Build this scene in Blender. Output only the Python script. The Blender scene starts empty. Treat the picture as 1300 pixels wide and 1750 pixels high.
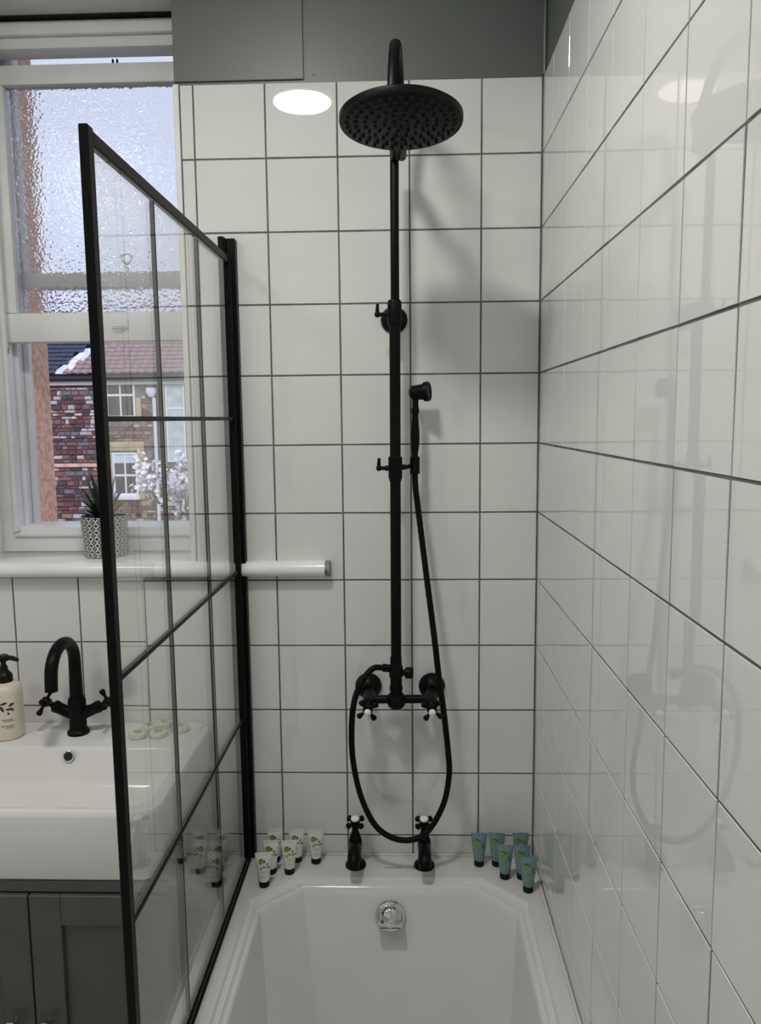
import bpy, bmesh, math, random
from mathutils import Vector, Matrix

random.seed(11)
PI = math.pi
C = bpy.context.scene.collection
SC = bpy.context.scene

# ------------------------------------------------------------------ camera, world, light, exposure
CAM = Vector((-0.2887, -1.7148, 1.5635))
cam_data = bpy.data.cameras.new('camera')
cam_data.sensor_fit = 'HORIZONTAL'
cam_data.sensor_width = 36.0
cam_data.lens = 36.0 * 1342.6 / 1300.0
cam_data.clip_start = 0.02
cam_data.clip_end = 200.0
cam = bpy.data.objects.new('camera', cam_data)
C.objects.link(cam)
R_ = Vector((0.99947307, 0.03088602, -0.00998186))
U_ = Vector((0.00626104, 0.11830047, 0.9929581))
F_ = Vector((-0.03184939, 0.99249738, -0.11804476))
M_ = Matrix(((R_.x, U_.x, -F_.x, CAM.x), (R_.y, U_.y, -F_.y, CAM.y), (R_.z, U_.z, -F_.z, CAM.z), (0, 0, 0, 1)))
cam.matrix_world = M_
SC.camera = cam

SC.view_settings.view_transform = 'Standard'
SC.view_settings.look = 'None'
SC.view_settings.gamma = 1.0
SC.view_settings.use_curve_mapping = False
SC.view_settings.exposure = 0.0
SC.cycles.max_bounces = 14
SC.cycles.diffuse_bounces = 6
SC.cycles.glossy_bounces = 6
SC.cycles.transmission_bounces = 10
SC.cycles.transparent_max_bounces = 24
SC.cycles.caustics_refractive = True
SC.cycles.caustics_reflective = False
SC.cycles.sample_clamp_indirect = 6.0
SC.cycles.use_denoising = True

SKY_STRENGTH = 1.1
LAMP_STRENGTH = 134.0
FILL_LAMP_STRENGTH = 21.0  # unseen lamp, added to lift the lower walls and bath

world = bpy.data.worlds.new('overcast_sky')
SC.world = world
world.use_nodes = True
wn, wl = world.node_tree.nodes, world.node_tree.links
bg = wn['Background']
tc = wn.new('ShaderNodeTexCoord')
sep = wn.new('ShaderNodeSeparateXYZ')
wl.new(tc.outputs['Generated'], sep.inputs[0])
ramp = wn.new('ShaderNodeValToRGB')
ramp.color_ramp.elements[0].position = 0.0
ramp.color_ramp.elements[0].color = (0.70, 0.76, 0.96, 1)
ramp.color_ramp.elements[1].position = 0.75
ramp.color_ramp.elements[1].color = (0.50, 0.55, 0.86, 1)
wl.new(sep.outputs['Z'], ramp.inputs[0])
cl = wn.new('ShaderNodeTexNoise')
cl.inputs['Scale'].default_value = 2.2
cl.inputs['Detail'].default_value = 4
wl.new(tc.outputs['Generated'], cl.inputs['Vector'])
cr = wn.new('ShaderNodeMapRange')
cr.inputs[1].default_value = 0.35
cr.inputs[2].default_value = 0.75
cr.inputs[3].default_value = 0.0
cr.inputs[4].default_value = 0.5
wl.new(cl.outputs['Fac'], cr.inputs[0])
mx = wn.new('ShaderNodeMixRGB')
mx.inputs[2].default_value = (0.80, 0.82, 0.92, 1)
wl.new(cr.outputs[0], mx.inputs[0])
wl.new(ramp.outputs[0], mx.inputs[1])
wl.new(mx.outputs[0], bg.inputs['Color'])
bg.inputs['Strength'].default_value = SKY_STRENGTH

sun_d = bpy.data.lights.new('house_fill_sun', 'SUN')        # added fill from the bathroom side, brightens the stone house; no sun visible
sun_d.energy = 2.2
sun_d.angle = math.radians(40)
sun_d.color = (1.0, 0.97, 0.93)
sun = bpy.data.objects.new('house_fill_sun', sun_d)
C.objects.link(sun)
sun.rotation_euler = Vector((-0.35, 0.75, -0.55)).to_track_quat('-Z', 'Y').to_euler()


# ------------------------------------------------------------------ materials
def mat(name, col, rough=0.5, metal=0.0, noise=None, bump=None, coat=0.0, spec=0.5, ior=1.5):
    m = bpy.data.materials.new(name)
    m.use_nodes = True
    n, l = m.node_tree.nodes, m.node_tree.links
    p = n['Principled BSDF']
    p.inputs['Base Color'].default_value = (*col, 1)
    p.inputs['Roughness'].default_value = rough
    p.inputs['Metallic'].default_value = metal
    p.inputs['Specular IOR Level'].default_value = spec
    p.inputs['Coat Weight'].default_value = coat
    p.inputs['IOR'].default_value = ior
    t = n.new('ShaderNodeTexCoord')
    if noise:                       # (scale, amount): gentle tonal variation of the surface itself
        a = n.new('ShaderNodeTexNoise')
        a.inputs['Scale'].default_value = noise[0]
        a.inputs['Detail'].default_value = 5
        l.new(t.outputs['Object'], a.inputs['Vector'])
        r = n.new('ShaderNodeValToRGB')
        k = noise[1]
        r.color_ramp.elements[0].position = 0.3
        r.color_ramp.elements[1].position = 0.7
        r.color_ramp.elements[0].color = (*[c * (1 - k) for c in col], 1)
        r.color_ramp.elements[1].color = (*[min(1, c * (1 + k)) for c in col], 1)
        l.new(a.outputs['Fac'], r.inputs[0])
        l.new(r.outputs[0], p.inputs['Base Color'])
    if bump:                        # (scale, strength, distance)
        b = n.new('ShaderNodeTexNoise')
        b.inputs['Scale'].default_value = bump[0]
        b.inputs['Detail'].default_value = 3
        l.new(t.outputs['Object'], b.inputs['Vector'])
        bp = n.new('ShaderNodeBump')
        bp.inputs['Strength'].default_value = bump[1]
        bp.inputs['Distance'].default_value = bump[2]
        l.new(b.outputs['Fac'], bp.inputs['Height'])
        l.new(bp.outputs[0], p.inputs['Normal'])
    return m

M = {}
M['tile'] = mat('glazed_tile', (0.70, 0.705, 0.69), 0.015, noise=(5, 0.03), bump=(5, 0.12, 0.001), ior=1.68)
M['grout'] = mat('dark_grout', (0.125, 0.127, 0.12), 0.9, noise=(30, 0.3), bump=(300, 0.3, 0.001))
M['green'] = mat('green_grey_paint', (0.115, 0.130, 0.120), 0.42, noise=(3, 0.06), bump=(60, 0.15, 0.001))
M['ceiling'] = mat('ceiling_paint', (0.88, 0.88, 0.87), 0.8, noise=(4, 0.03))
M['room'] = mat('room_wall_paint', (0.86, 0.86, 0.85), 0.7, noise=(3, 0.04))
M['floor'] = mat('floor_vinyl', (0.70, 0.69, 0.67), 0.5, noise=(6, 0.15))
M['timber'] = mat('white_gloss_timber', (0.76, 0.765, 0.76), 0.35, noise=(9, 0.06), bump=(40, 0.2, 0.001))
M['sill'] = mat('sill_paint', (0.82, 0.83, 0.83), 0.14, noise=(9, 0.04))
M['gap'] = mat('dark_gap', (0.02, 0.02, 0.02), 0.9)
M['dirty'] = mat('worn_trim_end', (0.22, 0.21, 0.19), 0.8, noise=(90, 0.6), bump=(120, 0.5, 0.003))
M['black'] = mat('matt_black_metal', (0.0040, 0.0040, 0.0045), 0.40, bump=(300, 0.05, 0.0005), spec=0.12)
M['blackplastic'] = mat('black_plastic', (0.006, 0.006, 0.006), 0.35, spec=0.2)
M['rubber'] = mat('dark_nozzle_rubber', (0.004, 0.004, 0.004), 0.7)
M['hose'] = mat('black_hose', (0.004, 0.004, 0.004), 0.45, spec=0.12)
M['acrylic'] = mat('white_bath_acrylic', (0.66, 0.66, 0.645), 0.10, noise=(6, 0.02), bump=(5, 0.08, 0.002))
M['ceramic'] = mat('white_basin_ceramic', (0.74, 0.735, 0.72), 0.09, noise=(5, 0.015))
M['porcelain'] = mat('white_porcelain_cap', (0.85, 0.85, 0.83), 0.12)
M['chrome'] = mat('polished_chrome', (0.75, 0.76, 0.77), 0.08, metal=1.0)
M['vanity'] = mat('dark_sage_grey_paint', (0.068, 0.070, 0.066), 0.45, noise=(20, 0.08), bump=(80, 0.1, 0.0005))
M['seal'] = mat('grey_seal_strip', (0.42, 0.42, 0.41), 0.3)
M['caulk'] = mat('white_caulk', (0.62, 0.62, 0.60), 0.5)
M['print_grey'] = mat('grey_print', (0.20, 0.20, 0.20), 0.6)
M['cream'] = mat('cream_plastic', (0.70, 0.64, 0.53), 0.35)
M['tube_white'] = mat('white_tube_plastic', (0.62, 0.64, 0.60), 0.3)
M['tube_teal'] = mat('teal_tube_gel', (0.14, 0.24, 0.25), 0.18, noise=(60, 0.15))
M['leaf_print'] = mat('olive_green_print', (0.16, 0.24, 0.03), 0.45, noise=(150, 0.5))
M['leaf_dark'] = mat('dark_olive_print', (0.045, 0.075, 0.02), 0.45)
M['ink'] = mat('black_print', (0.03, 0.035, 0.03), 0.5)
M['soapwrap'] = mat('cream_soap_wrapper', (0.62, 0.62, 0.50), 0.35, noise=(160, 0.15))
M['plant'] = mat('dark_green_leaf', (0.014, 0.034, 0.014), 0.45, noise=(40, 0.4))
M['soil'] = mat('potting_soil', (0.03, 0.025, 0.02), 0.95, bump=(90, 0.8, 0.004))
M['lamp_base'] = mat('white_lamp_rim', (0.8, 0.8, 0.8), 0.4)
M['orange'] = mat('orange_brick_render', (0.80, 0.50, 0.37), 0.9, noise=(55, 0.3), bump=(90, 0.7, 0.006))
# outside
STONES = [((0.16, 0.065, 0.07), 's_red'), ((0.24, 0.115, 0.115), 's_rose'), ((0.19, 0.165, 0.20), 's_purple'),
          ((0.50, 0.46, 0.49), 's_pale'), ((0.27, 0.19, 0.13), 's_brown'), ((0.40, 0.31, 0.22), 's_tan'), ((0.09, 0.07, 0.08), 's_dark')]
for col, nm in STONES:
    M[nm] = mat('rubble_' + nm[2:], col, 0.9, noise=(7, 0.35), bump=(20, 0.6, 0.02))
M['mortar'] = mat('lime_mortar', (0.20, 0.165, 0.16), 0.95, noise=(8, 0.3))
M['ashlar'] = mat('dressed_stone', (0.50, 0.40, 0.27), 0.85, noise=(6, 0.15), bump=(20, 0.3, 0.01))
M['pinkband'] = mat('pink_string_course', (0.60, 0.38, 0.32), 0.85, noise=(6, 0.2))
M['rooftile'] = mat('rose_clay_tile', (0.30, 0.215, 0.225), 0.8, noise=(5, 0.3))
M['slate'] = mat('dark_slate', (0.045, 0.05, 0.085), 0.6, noise=(5, 0.3))
M['lead'] = mat('lead_flashing', (0.62, 0.64, 0.70), 0.5, noise=(5, 0.3))
M['gutter'] = mat('black_gutter', (0.015, 0.016, 0.02), 0.5)
M['fascia'] = mat('fascia_board', (0.55, 0.53, 0.52), 0.6)
M['upvc'] = mat('white_window_frame', (0.78, 0.80, 0.86), 0.4)
M['blind'] = mat('pale_blind', (0.62, 0.68, 0.82), 0.7)
M['curtain'] = mat('pale_curtain', (0.55, 0.62, 0.68), 0.8, noise=(4, 0.25))
M['darkroom'] = mat('dark_room_glass', (0.07, 0.06, 0.05), 0.12, noise=(2, 0.4))
M['pipe'] = mat('white_downpipe', (0.74, 0.77, 0.86), 0.4)
M['blossom'] = mat('white_blossom', (0.90, 0.89, 0.95), 0.7)
M['bark'] = mat('grey_bark', (0.12, 0.10, 0.08), 0.9, noise=(12, 0.4))
M['ground'] = mat('yard_ground', (0.16, 0.15, 0.13), 0.95, noise=(2, 0.4))


def mat_glass_thin():
    """clear flat pane: fresnel mix of straight-through and mirror light"""
    m = bpy.data.materials.new('clear_screen_glass')
    m.use_nodes = True
    n, l = m.node_tree.nodes, m.node_tree.links
    n.clear()
    out = n.new('ShaderNodeOutputMaterial')
    geo = n.new('ShaderNodeNewGeometry')
    dot = n.new('ShaderNodeVectorMath'); dot.operation = 'DOT_PRODUCT'
    l.new(geo.outputs['Normal'], dot.inputs[0]); l.new(geo.outputs['Incoming'], dot.inputs[1])
    ab = n.new('ShaderNodeMath'); ab.operation = 'ABSOLUTE'; l.new(dot.outputs['Value'], ab.inputs[0])
    om = n.new('ShaderNodeMath'); om.operation = 'SUBTRACT'; om.inputs[0].default_value = 1.0; l.new(ab.outputs[0], om.inputs[1])
    pw = n.new('ShaderNodeMath'); pw.operation = 'POWER'; pw.inputs[1].default_value = 5.0; l.new(om.outputs[0], pw.inputs[0])
    ma = n.new('ShaderNodeMath'); ma.operation = 'MULTIPLY_ADD'; ma.inputs[1].default_value = 0.96; ma.inputs[2].default_value = 0.04
    l.new(pw.outputs[0], ma.inputs[0])
    tr = n.new('ShaderNodeBsdfTransparent'); tr.inputs[0].default_value = (0.975, 0.985, 0.975, 1)
    gl = n.new('ShaderNodeBsdfGlossy'); gl.inputs['Roughness'].default_value = 0.0
    gl.inputs['Color'].default_value = (1, 1, 1, 1)
    mix = n.new('ShaderNodeMixShader')
    l.new(ma.outputs[0], mix.inputs[0]); l.new(tr.outputs[0], mix.inputs[1]); l.new(gl.outputs[0], mix.inputs[2])
    l.new(mix.outputs[0], out.inputs[0])
    return m


def mat_obscured():
    m = bpy.data.materials.new('hammered_obscured_glass')
    m.use_nodes = True
    n, l = m.node_tree.nodes, m.node_tree.links
    p = n['Principled BSDF']
    p.inputs['Base Color'].default_value = (0.96, 0.97, 1, 1)
    p.inputs['Transmission Weight'].default_value = 1.0
    p.inputs['Roughness'].default_value = 0.03
    p.inputs['IOR'].default_value = 1.45
    p.inputs['Specular IOR Level'].default_value = 0.15
    t = n.new('ShaderNodeTexCoord')
    v = n.new('ShaderNodeTexVoronoi'); v.feature = 'SMOOTH_F1'
    v.inputs['Scale'].default_value = 170.0
    l.new(t.outputs['Object'], v.inputs['Vector'])
    ns = n.new('ShaderNodeTexNoise'); ns.inputs['Scale'].default_value = 70.0
    l.new(t.outputs['Object'], ns.inputs['Vector'])
    ad = n.new('ShaderNodeMath'); ad.operation = 'ADD'
    l.new(v.outputs['Distance'], ad.inputs[0]); l.new(ns.outputs['Fac'], ad.inputs[1])
    b = n.new('ShaderNodeBump'); b.inputs['Strength'].default_value = 0.6; b.inputs['Distance'].default_value = 0.002
    l.new(ad.outputs[0], b.inputs['Height']); l.new(b.outputs[0], p.inputs['Normal'])
    return m


def mat_pot():
    """white glaze printed with rows of small black rings and lozenges (angle / height cells)"""
    m = bpy.data.materials.new('patterned_pot_glaze')
    m.use_nodes = True
    n, l = m.node_tree.nodes, m.node_tree.links
    p = n['Principled BSDF']; p.inputs['Roughness'].default_value = 0.35
    t = n.new('ShaderNodeTexCoord'); s = n.new('ShaderNodeSeparateXYZ'); l.new(t.outputs['Object'], s.inputs[0])

    def math_(op, a, b=None):
        q = n.new('ShaderNodeMath'); q.operation = op
        for i, v in enumerate((a, b)):
            if v is None: continue
            if isinstance(v, (int, float)): q.inputs[i].default_value = v
            else: l.new(v, q.inputs[i])
        return q.outputs[0]
    ang = math_('ARCTAN2', s.outputs['Y'], s.outputs['X'])
    u = math_('MULTIPLY', ang, 20 / (2 * PI)); w = math_('MULTIPLY', s.outputs['Z'], 1 / 0.0155)
    fu = math_('ABSOLUTE', math_('SUBTRACT', math_('FRACT', u), 0.5)); fw = math_('ABSOLUTE', math_('SUBTRACT', math_('FRACT', w), 0.5))
    d = math_('ADD', fu, fw)                                   # lozenge distance in the cell
    ring = math_('LESS_THAN', math_('ABSOLUTE', math_('SUBTRACT', d, 0.33)), 0.115)
    core = math_('LESS_THAN', d, 0.13)
    corner = math_('GREATER_THAN', d, 0.72)
    band = math_('GREATER_THAN', fw, 0.455)
    f = math_('MINIMUM', math_('ADD', math_('ADD', ring, core), math_('ADD', corner, band)), 1.0)
    mix = n.new('ShaderNodeMixRGB'); l.new(f, mix.inputs[0])
    mix.inputs[1].default_value = (0.66, 0.66, 0.62, 1); mix.inputs[2].default_value = (0.02, 0.02, 0.022, 1)
    l.new(mix.outputs[0], p.inputs['Base Color'])
    return m


def mat_emit(name, col, strength):
    m = bpy.data.materials.new(name)
    m.use_nodes = True
    n, l = m.node_tree.nodes, m.node_tree.links
    n.clear()
    o = n.new('ShaderNodeOutputMaterial'); e = n.new('ShaderNodeEmission')
    e.inputs[0].default_value = (*col, 1); e.inputs[1].default_value = strength
    l.new(e.outputs[0], o.inputs[0])
    return m


M['glass'] = mat_glass_thin()
M['obscured'] = mat_obscured()
M['pot'] = mat_pot()
M['lamp'] = mat_emit('lit_opal_diffuser', (1.0, 0.975, 0.93), LAMP_STRENGTH)
M['fill_lamp'] = mat_emit('fill_lamp_diffuser', (1.0, 0.98, 0.95), FILL_LAMP_STRENGTH)


# ------------------------------------------------------------------ mesh building helpers
class MB:
    def __init__(self):
        self.v, self.f, self.mi = [], [], []

    def add(self, vs, fs, mi=0):
        o = len(self.v)
        self.v += [tuple(p) for p in vs]
        self.f += [tuple(i + o for i in f) for f in fs]
        self.mi += [mi] * len(fs)
        return self

    def box(self, x0, x1, y0, y1, z0, z1, bev=0.0, mi=0, mtx=None):
        bm = bmesh.new()
        bmesh.ops.create_cube(bm, size=1.0)
        for p in bm.verts:
            p.co = Vector(((x0 + x1) / 2 + p.co.x * (x1 - x0), (y0 + y1) / 2 + p.co.y * (y1 - y0), (z0 + z1) / 2 + p.co.z * (z1 - z0)))
        if bev > 0:
            bmesh.ops.bevel(bm, geom=bm.edges[:], offset=bev, segments=1 if bev < 0.002 else 2, affect='EDGES', profile=0.5)
        if mtx is not None:
            bm.transform(mtx)
        bm.verts.index_update()
        self.add([p.co[:] for p in bm.verts], [[q.index for q in f.verts] for f in bm.faces], mi)
        bm.free()
        return self

    def rings(self, rings, cap0=True, cap1=True, closed=True, mi=0):
        n = len(rings[0]); vs = [p for r in rings for p in r]; fs = []
        for i in range(len(rings) - 1):
            for j in range(n if closed else n - 1):
                a, b = i * n + j, i * n + (j + 1) % n
                fs.append((a, b, b + n, a + n))
        if cap0: fs.append(tuple(reversed(range(n))))
        if cap1: fs.append(tuple(range((len(rings) - 1) * n, len(rings) * n)))
        return self.add(vs, fs, mi)

    def tube(self, pts, rad, n=14, caps=True, mi=0):
        pts = [Vector(p) for p in pts]
        if not hasattr(rad, '__len__'): rad = [rad] * len(pts)
        T = []
        for i in range(len(pts)):
            d = pts[min(i + 1, len(pts) - 1)] - pts[max(i - 1, 0)]
            T.append(d.normalized())
        up = Vector((0, 0, 1)) if abs(T[0].z) < 0.9 else Vector((1, 0, 0))
        N = (up - T[0] * up.dot(T[0])).normalized()
        rs = []
        for i, p in enumerate(pts):
            N = (N - T[i] * N.dot(T[i])).normalized()
            B = T[i].cross(N)
            rs.append([p + (N * math.cos(2 * PI * k / n) + B * math.sin(2 * PI * k / n)) * rad[i] for k in range(n)])
        return self.rings(rs, caps, caps, mi=mi)

    def lathe(self, prof, origin=(0, 0, 0), axis=(0, 0, 1), n=24, mi=0, caps=True):
        """prof: (radius, height along axis)"""
        a = Vector(axis).normalized(); o = Vector(origin)
        up = Vector((1, 0, 0)) if abs(a.x) < 0.9 else Vector((0, 1, 0))
        e1 = (up - a * up.dot(a)).normalized(); e2 = a.cross(e1)
        rs = [[o + a * h + (e1 * math.cos(2 * PI * k / n) + e2 * math.sin(2 * PI * k / n)) * max(r, 1e-5) for k in range(n)] for r, h in prof]
        return self.rings(rs, caps, caps, mi=mi)

    def ball(self, c, r, n=14):
        return self.lathe([(r * math.sin(PI * i / 10), -r * math.cos(PI * i / 10)) for i in range(11)], c, (0, 0, 1), n)

    def mesh(self, name, off=(0, 0, 0), smooth=35):
        me = bpy.data.meshes.new(name)
        ox, oy, oz = off
        me.from_pydata([(x - ox, y - oy, z - oz) for x, y, z in self.v], [], self.f)
        me.update()
        bm = bmesh.new(); bm.from_mesh(me); bmesh.ops.recalc_face_normals(bm, faces=bm.faces); bm.to_mesh(me); bm.free()
        if any(self.mi):
            me.polygons.foreach_set('material_index', self.mi)
        if smooth:
            me.polygons.foreach_set('use_smooth', [True] * len(me.polygons))
            me.set_sharp_from_angle(angle=math.radians(smooth))
        return me


def wpos(o):
    p = Vector((0, 0, 0))
    while o is not None:
        p += Vector(o.location); o = o.parent
    return p


def obj(name, mb, m, parent=None, loc=None, smooth=35):
    """link MB (world coordinates) as one object; its origin sits at LOC or at its parent"""
    base = wpos(parent) if parent is not None else Vector((0, 0, 0))
    org = Vector(loc) if loc is not None else base
    me = mb.mesh(name, org, smooth)
    for q in (m if isinstance(m, (list, tuple)) else [m]):
        me.materials.append(q if not isinstance(q, str) else M[q])
    o = bpy.data.objects.new(name, me)
    C.objects.link(o)
    if parent is not None: o.parent = parent
    o.location = org - base
    return o


def tag(o, label=None, cat=None, group=None, kind=None):
    if label: o['label'] = label
    if cat: o['category'] = cat
    if group: o['group'] = group
    if kind: o['kind'] = kind
    return o


def thing(name, label, cat, loc, group=None):
    o = bpy.data.objects.new(name, None)
    o.empty_display_size = 0.05
    C.objects.link(o); o.location = loc
    return tag(o, label, cat, group)


def struct(name, mb, m, label=None):
    return tag(obj(name, mb, m), label, None, None, 'structure')


def copy_tree(o, parent=None):
    c = o.copy(); C.objects.link(c)
    if parent is not None: c.parent = parent
    for ch in list(o.children): copy_tree(ch, c)
    return c


def smooth_path(pts, per=8):
    P = [Vector(p) for p in pts]; out = []
    for i in range(len(P) - 1):
        p0, p1, p2, p3 = P[max(i - 1, 0)], P[i], P[i + 1], P[min(i + 2, len(P) - 1)]
        for k in range(per):
            t = k / per
            out.append(0.5 * ((2 * p1) + (p2 - p0) * t + (2 * p0 - 5 * p1 + 4 * p2 - p3) * t * t + (3 * p1 - p0 - 3 * p2 + p3) * t ** 3))
    out.append(P[-1])
    return out


def rrect(x0, x1, y0, y1, r, z, n=6):
    """rounded rectangle outline; n=1 gives chamfered corners"""
    out = []
    for cx, cy, a0 in ((x1 - r, y1 - r, 0), (x0 + r, y1 - r, 90), (x0 + r, y0 + r, 180), (x1 - r, y0 + r, 270)):
        for k in range(n + 1):
            a = math.radians(a0 + 90 * k / n)
            out.append((cx + r * math.cos(a), cy + r * math.sin(a), z))
    return out


# ------------------------------------------------------------------ room shell
CEIL = 2.60
TILE_TOP = 2.2577
Z0 = 1.5077                      # a horizontal joint; others every 0.15
SILL = 1.2485
REV_R, REV_L = -0.765, -1.30     # window reveal edges
WX0, WX1 = -1.275, -0.643        # outer width of the sash window frame
XL, YF = -2.3, -2.7

struct('floor', MB().box(XL, 0, YF, 0.006, -0.06, 0), 'floor')
struct('ceiling', MB().box(XL - 0.1, 0.1, YF - 0.1, 0.006, CEIL, CEIL + 0.06), 'ceiling')
struct('wall_left', MB().box(XL - 0.1, XL, YF - 0.1, 0.006, 0, CEIL), 'room')
struct('wall_front', MB().box(XL, 0.1, YF - 0.1, YF, 0, CEIL), 'room')

wb = MB()
wb.box(REV_R, 0.1, 0.006, 0.155, 0, CEIL + 0.06)                       # right of the window
wb.box(XL - 0.1, REV_R, 0.006, 0.155, 0, SILL - 0.03)                  # under the window
wb.box(XL - 0.1, REV_L, 0.006, 0.155, SILL - 0.03, CEIL + 0.06)        # left of the window
wb.box(REV_L, REV_R, 0.006, 0.155, 2.475, CEIL + 0.06)                 # over the window
wall_back = struct('wall_back', wb, 'green', 'sage grey painted upper wall over white square tiles behind the bath')
wr = MB().box(0.006, 0.1, YF, 0.006, 0, CEIL)
wall_right = struct('wall_right', wr, 'green', 'side wall along the bath faced with glossy white square tiles')
ow = MB()
ow.box(WX1, 0.5, 0.155, 0.38, -1, 4)
ow.box(-4, WX0, 0.20, 0.38, -1, 4)
ow.box(-4, -1.345, 0.155, 0.20, -1, 4)
ow.box(WX0, WX1, 0.155, 0.38, -1, 1.19)
ow.box(WX0, WX1, 0.20, 0.38, 2.56, 4)
struct('wall_outer', ow, 'orange')
rv = MB()
rv.box(WX0, -1.235, 0.268, 0.378, 1.23, 2.56)
struct('wall_reveal', rv, 'orange', 'orange rendered outer reveal beside the open sash window')

# grout beds
obj('grout', MB().box(REV_R + 0.004, 0.004, 0.0010, 0.0065, 0.3, TILE_TOP - 0.002), 'grout', wall_back)
obj('grout', MB().box(XL, REV_R + 0.004, 0.0010, 0.0065, 0.3, SILL - 0.03), 'grout', wall_back)
obj('grout', MB().box(0.0010, 0.0065, -2.06, 0.0010, 0.3, TILE_TOP - 0.002), 'grout', wall_right)

_tile_cache = {}
def tile_mesh(w, h):
    """glazed tile lying in XZ, glazed face towards -Y; 12 vertices, arrised edge"""
    key = (round(w, 4), round(h, 4))
    if key not in _tile_cache:
        b, t = 0.0008, 0.0075
        x, z = w / 2, h / 2
        ring = lambda i, y: [(-x + i, y, -z + i), (x - i, y, -z + i), (x - i, y, z - i), (-x + i, y, z - i)]
        me = MB().rings([ring(0, t), ring(0, b), ring(0.0004, 0)], False, True).mesh('tile', smooth=0)
        me.materials.append(M['tile'])
        _tile_cache[key] = me
    return _tile_cache[key]

G = 0.0034
def lay_tile(wall, a0, a1, z0, z1, side):
    w, h = a1 - a0 - G, z1 - z0 - G
    if w < 0.008 or h < 0.008: return
    o = bpy.data.objects.new('tile', tile_mesh(w, h))
    C.objects.link(o); o.parent = wall
    j = random.uniform(-0.0003, 0.0)
    tx, tz = (max(-0.0042, min(0.0042, random.gauss(0, 0.0024))) for _ in range(2))
    ry = random.gauss(0, 0.0022)
    c = (a0 + a1) / 2
    if side == 'back':
        o.location = (c, 0.0 + j, (z0 + z1) / 2); o.rotation_euler = (tx, ry, tz)
    else:
        o.location = (0.0 + j, c, (z0 + z1) / 2); o.rotation_euler = (tx, ry, -PI / 2 + tz)

colx = lambda c: -0.1261 - 0.15 * c
rowz = lambda r: Z0 + 0.15 * r
for r in range(-7, 5):
    z0, z1 = rowz(r), rowz(r + 1)
    lay_tile(wall_back, colx(0), -0.0012, z0, z1, 'back')
    for c in range(0, 4):
        lay_tile(wall_back, colx(c + 1), colx(c), z0, z1, 'back')
    if z0 > 1.2:
        lay_tile(wall_back, -0.7545, colx(4), max(z0, 1.25), z1, 'back')
    else:
        lay_tile(wall_back, colx(5), colx(4), z0, z1, 'back')
        for c in range(5, 14):
            lay_tile(wall_back, colx(c + 1), colx(c), z0 + 0.009, min(z1 + 0.009, SILL - 0.031), 'back')
for r in range(-7, 5):
    z0, z1 = rowz(r), rowz(r + 1)
    lay_tile(wall_right, -0.11, -0.0012, z0, z1, 'right')
    for k in range(-1, 7):
        lay_tile(wall_right, -1.16 + 0.15 * k, -1.01 + 0.15 * k, z0, z1, 'right')
    for k in range(-6, -1):
        lay_tile(wall_right, -1.16 + 0.15 * k, -1.01 + 0.15 * k, z0, z1, 'right')
# painted boarding over the tiles, its joint and a caulked corner
obj('board', MB().box(REV_R, -0.494, 0.001, 0.0065, TILE_TOP + 0.006, CEIL, 0.001), 'green', wall_back)
obj('screw_head', MB().lathe([(0.0, -0.001), (0.0032, -0.0005), (0.0036, 0.0007), (0.0, 0.0007)], (-0.4735, 0.0055, 2.2745), (0, 1, 0), 10), 'dirty', wall_back)
obj('edge_strip', MB().box(REV_R - 0.002, -0.7555, -0.003, 0.0065, SILL + 0.003, TILE_TOP, 0.001), 'timber', wall_back)
struct('trim_2', MB().tube([(0.002, 0.002, TILE_TOP + 0.004), (0.002, 0.002, CEIL)], 0.0045, 8), 'green')

# ------------------------------------------------------------------ sash window (setting)
win = bpy.data.objects.new('window_1', None); C.objects.link(win)
tag(win, 'old white timber sash window, lower sash of textured glass pushed up', None, None, 'structure')
WY = 0.16
SX0, SX1 = -1.240, -0.678        # sash width
# frame
jb = MB()
jb.box(WX0, SX0, WY - 0.005, 0.265, SILL, 2.50, 0.003)
obj('jamb', jb, 'timber', win)
obj('jamb', MB().box(SX1, WX1, WY - 0.005, 0.265, SILL, 2.47, 0.003), 'timber', win)
for x in (SX0, SX1):                                             # parting and outer beads
    s = 1 if x == SX0 else -1
    obj('parting_bead', MB().box(min(x, x + s * 0.010), max(x, x + s * 0.010), 0.2025, 0.2085, 1.30, 2.41, 0.0015), 'timber', win)
    obj('staff_bead', MB().box(min(x, x + s * 0.012), max(x, x + s * 0.012), WY - 0.016, WY - 0.003, SILL + 0.05, 2.44, 0.003), 'timber', win)
    obj('outer_lining', MB().box(min(x, x + s * 0.014), max(x, x + s * 0.014), 0.250, 0.268, 1.30, 2.50, 0.002), 'timber', win)
obj('head', MB().box(WX0, WX1, WY - 0.012, 0.205, 2.402, 2.462, 0.004), 'timber', win)
obj('head_lining', MB().box(WX0, WX1, 0.205, 0.268, 2.500, 2.562, 0.002), 'timber', win)
obj('head_moulding', MB().box(REV_L, WX1, WY - 0.026, WY - 0.012, 2.425, 2.455, 0.006), 'timber', win)
obj('shadow_gap', MB().box(REV_L, REV_R, WY - 0.03, 0.2, 2.4625, 2.469), 'gap', win)
obj('soffit_board', MB().box(REV_L, REV_R, -0.004, WY - 0.030, 2.464, 2.476, 0.002), 'timber', win)
obj('bottom_rail', MB().box(WX0, WX1, WY - 0.004, 0.275, SILL, 1.3085, 0.003), 'timber', win)
obj('bottom_moulding', MB().box(SX0, SX1, WY - 0.012, WY - 0.003, 1.287, 1.2975, 0.003), 'timber', win)
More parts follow.
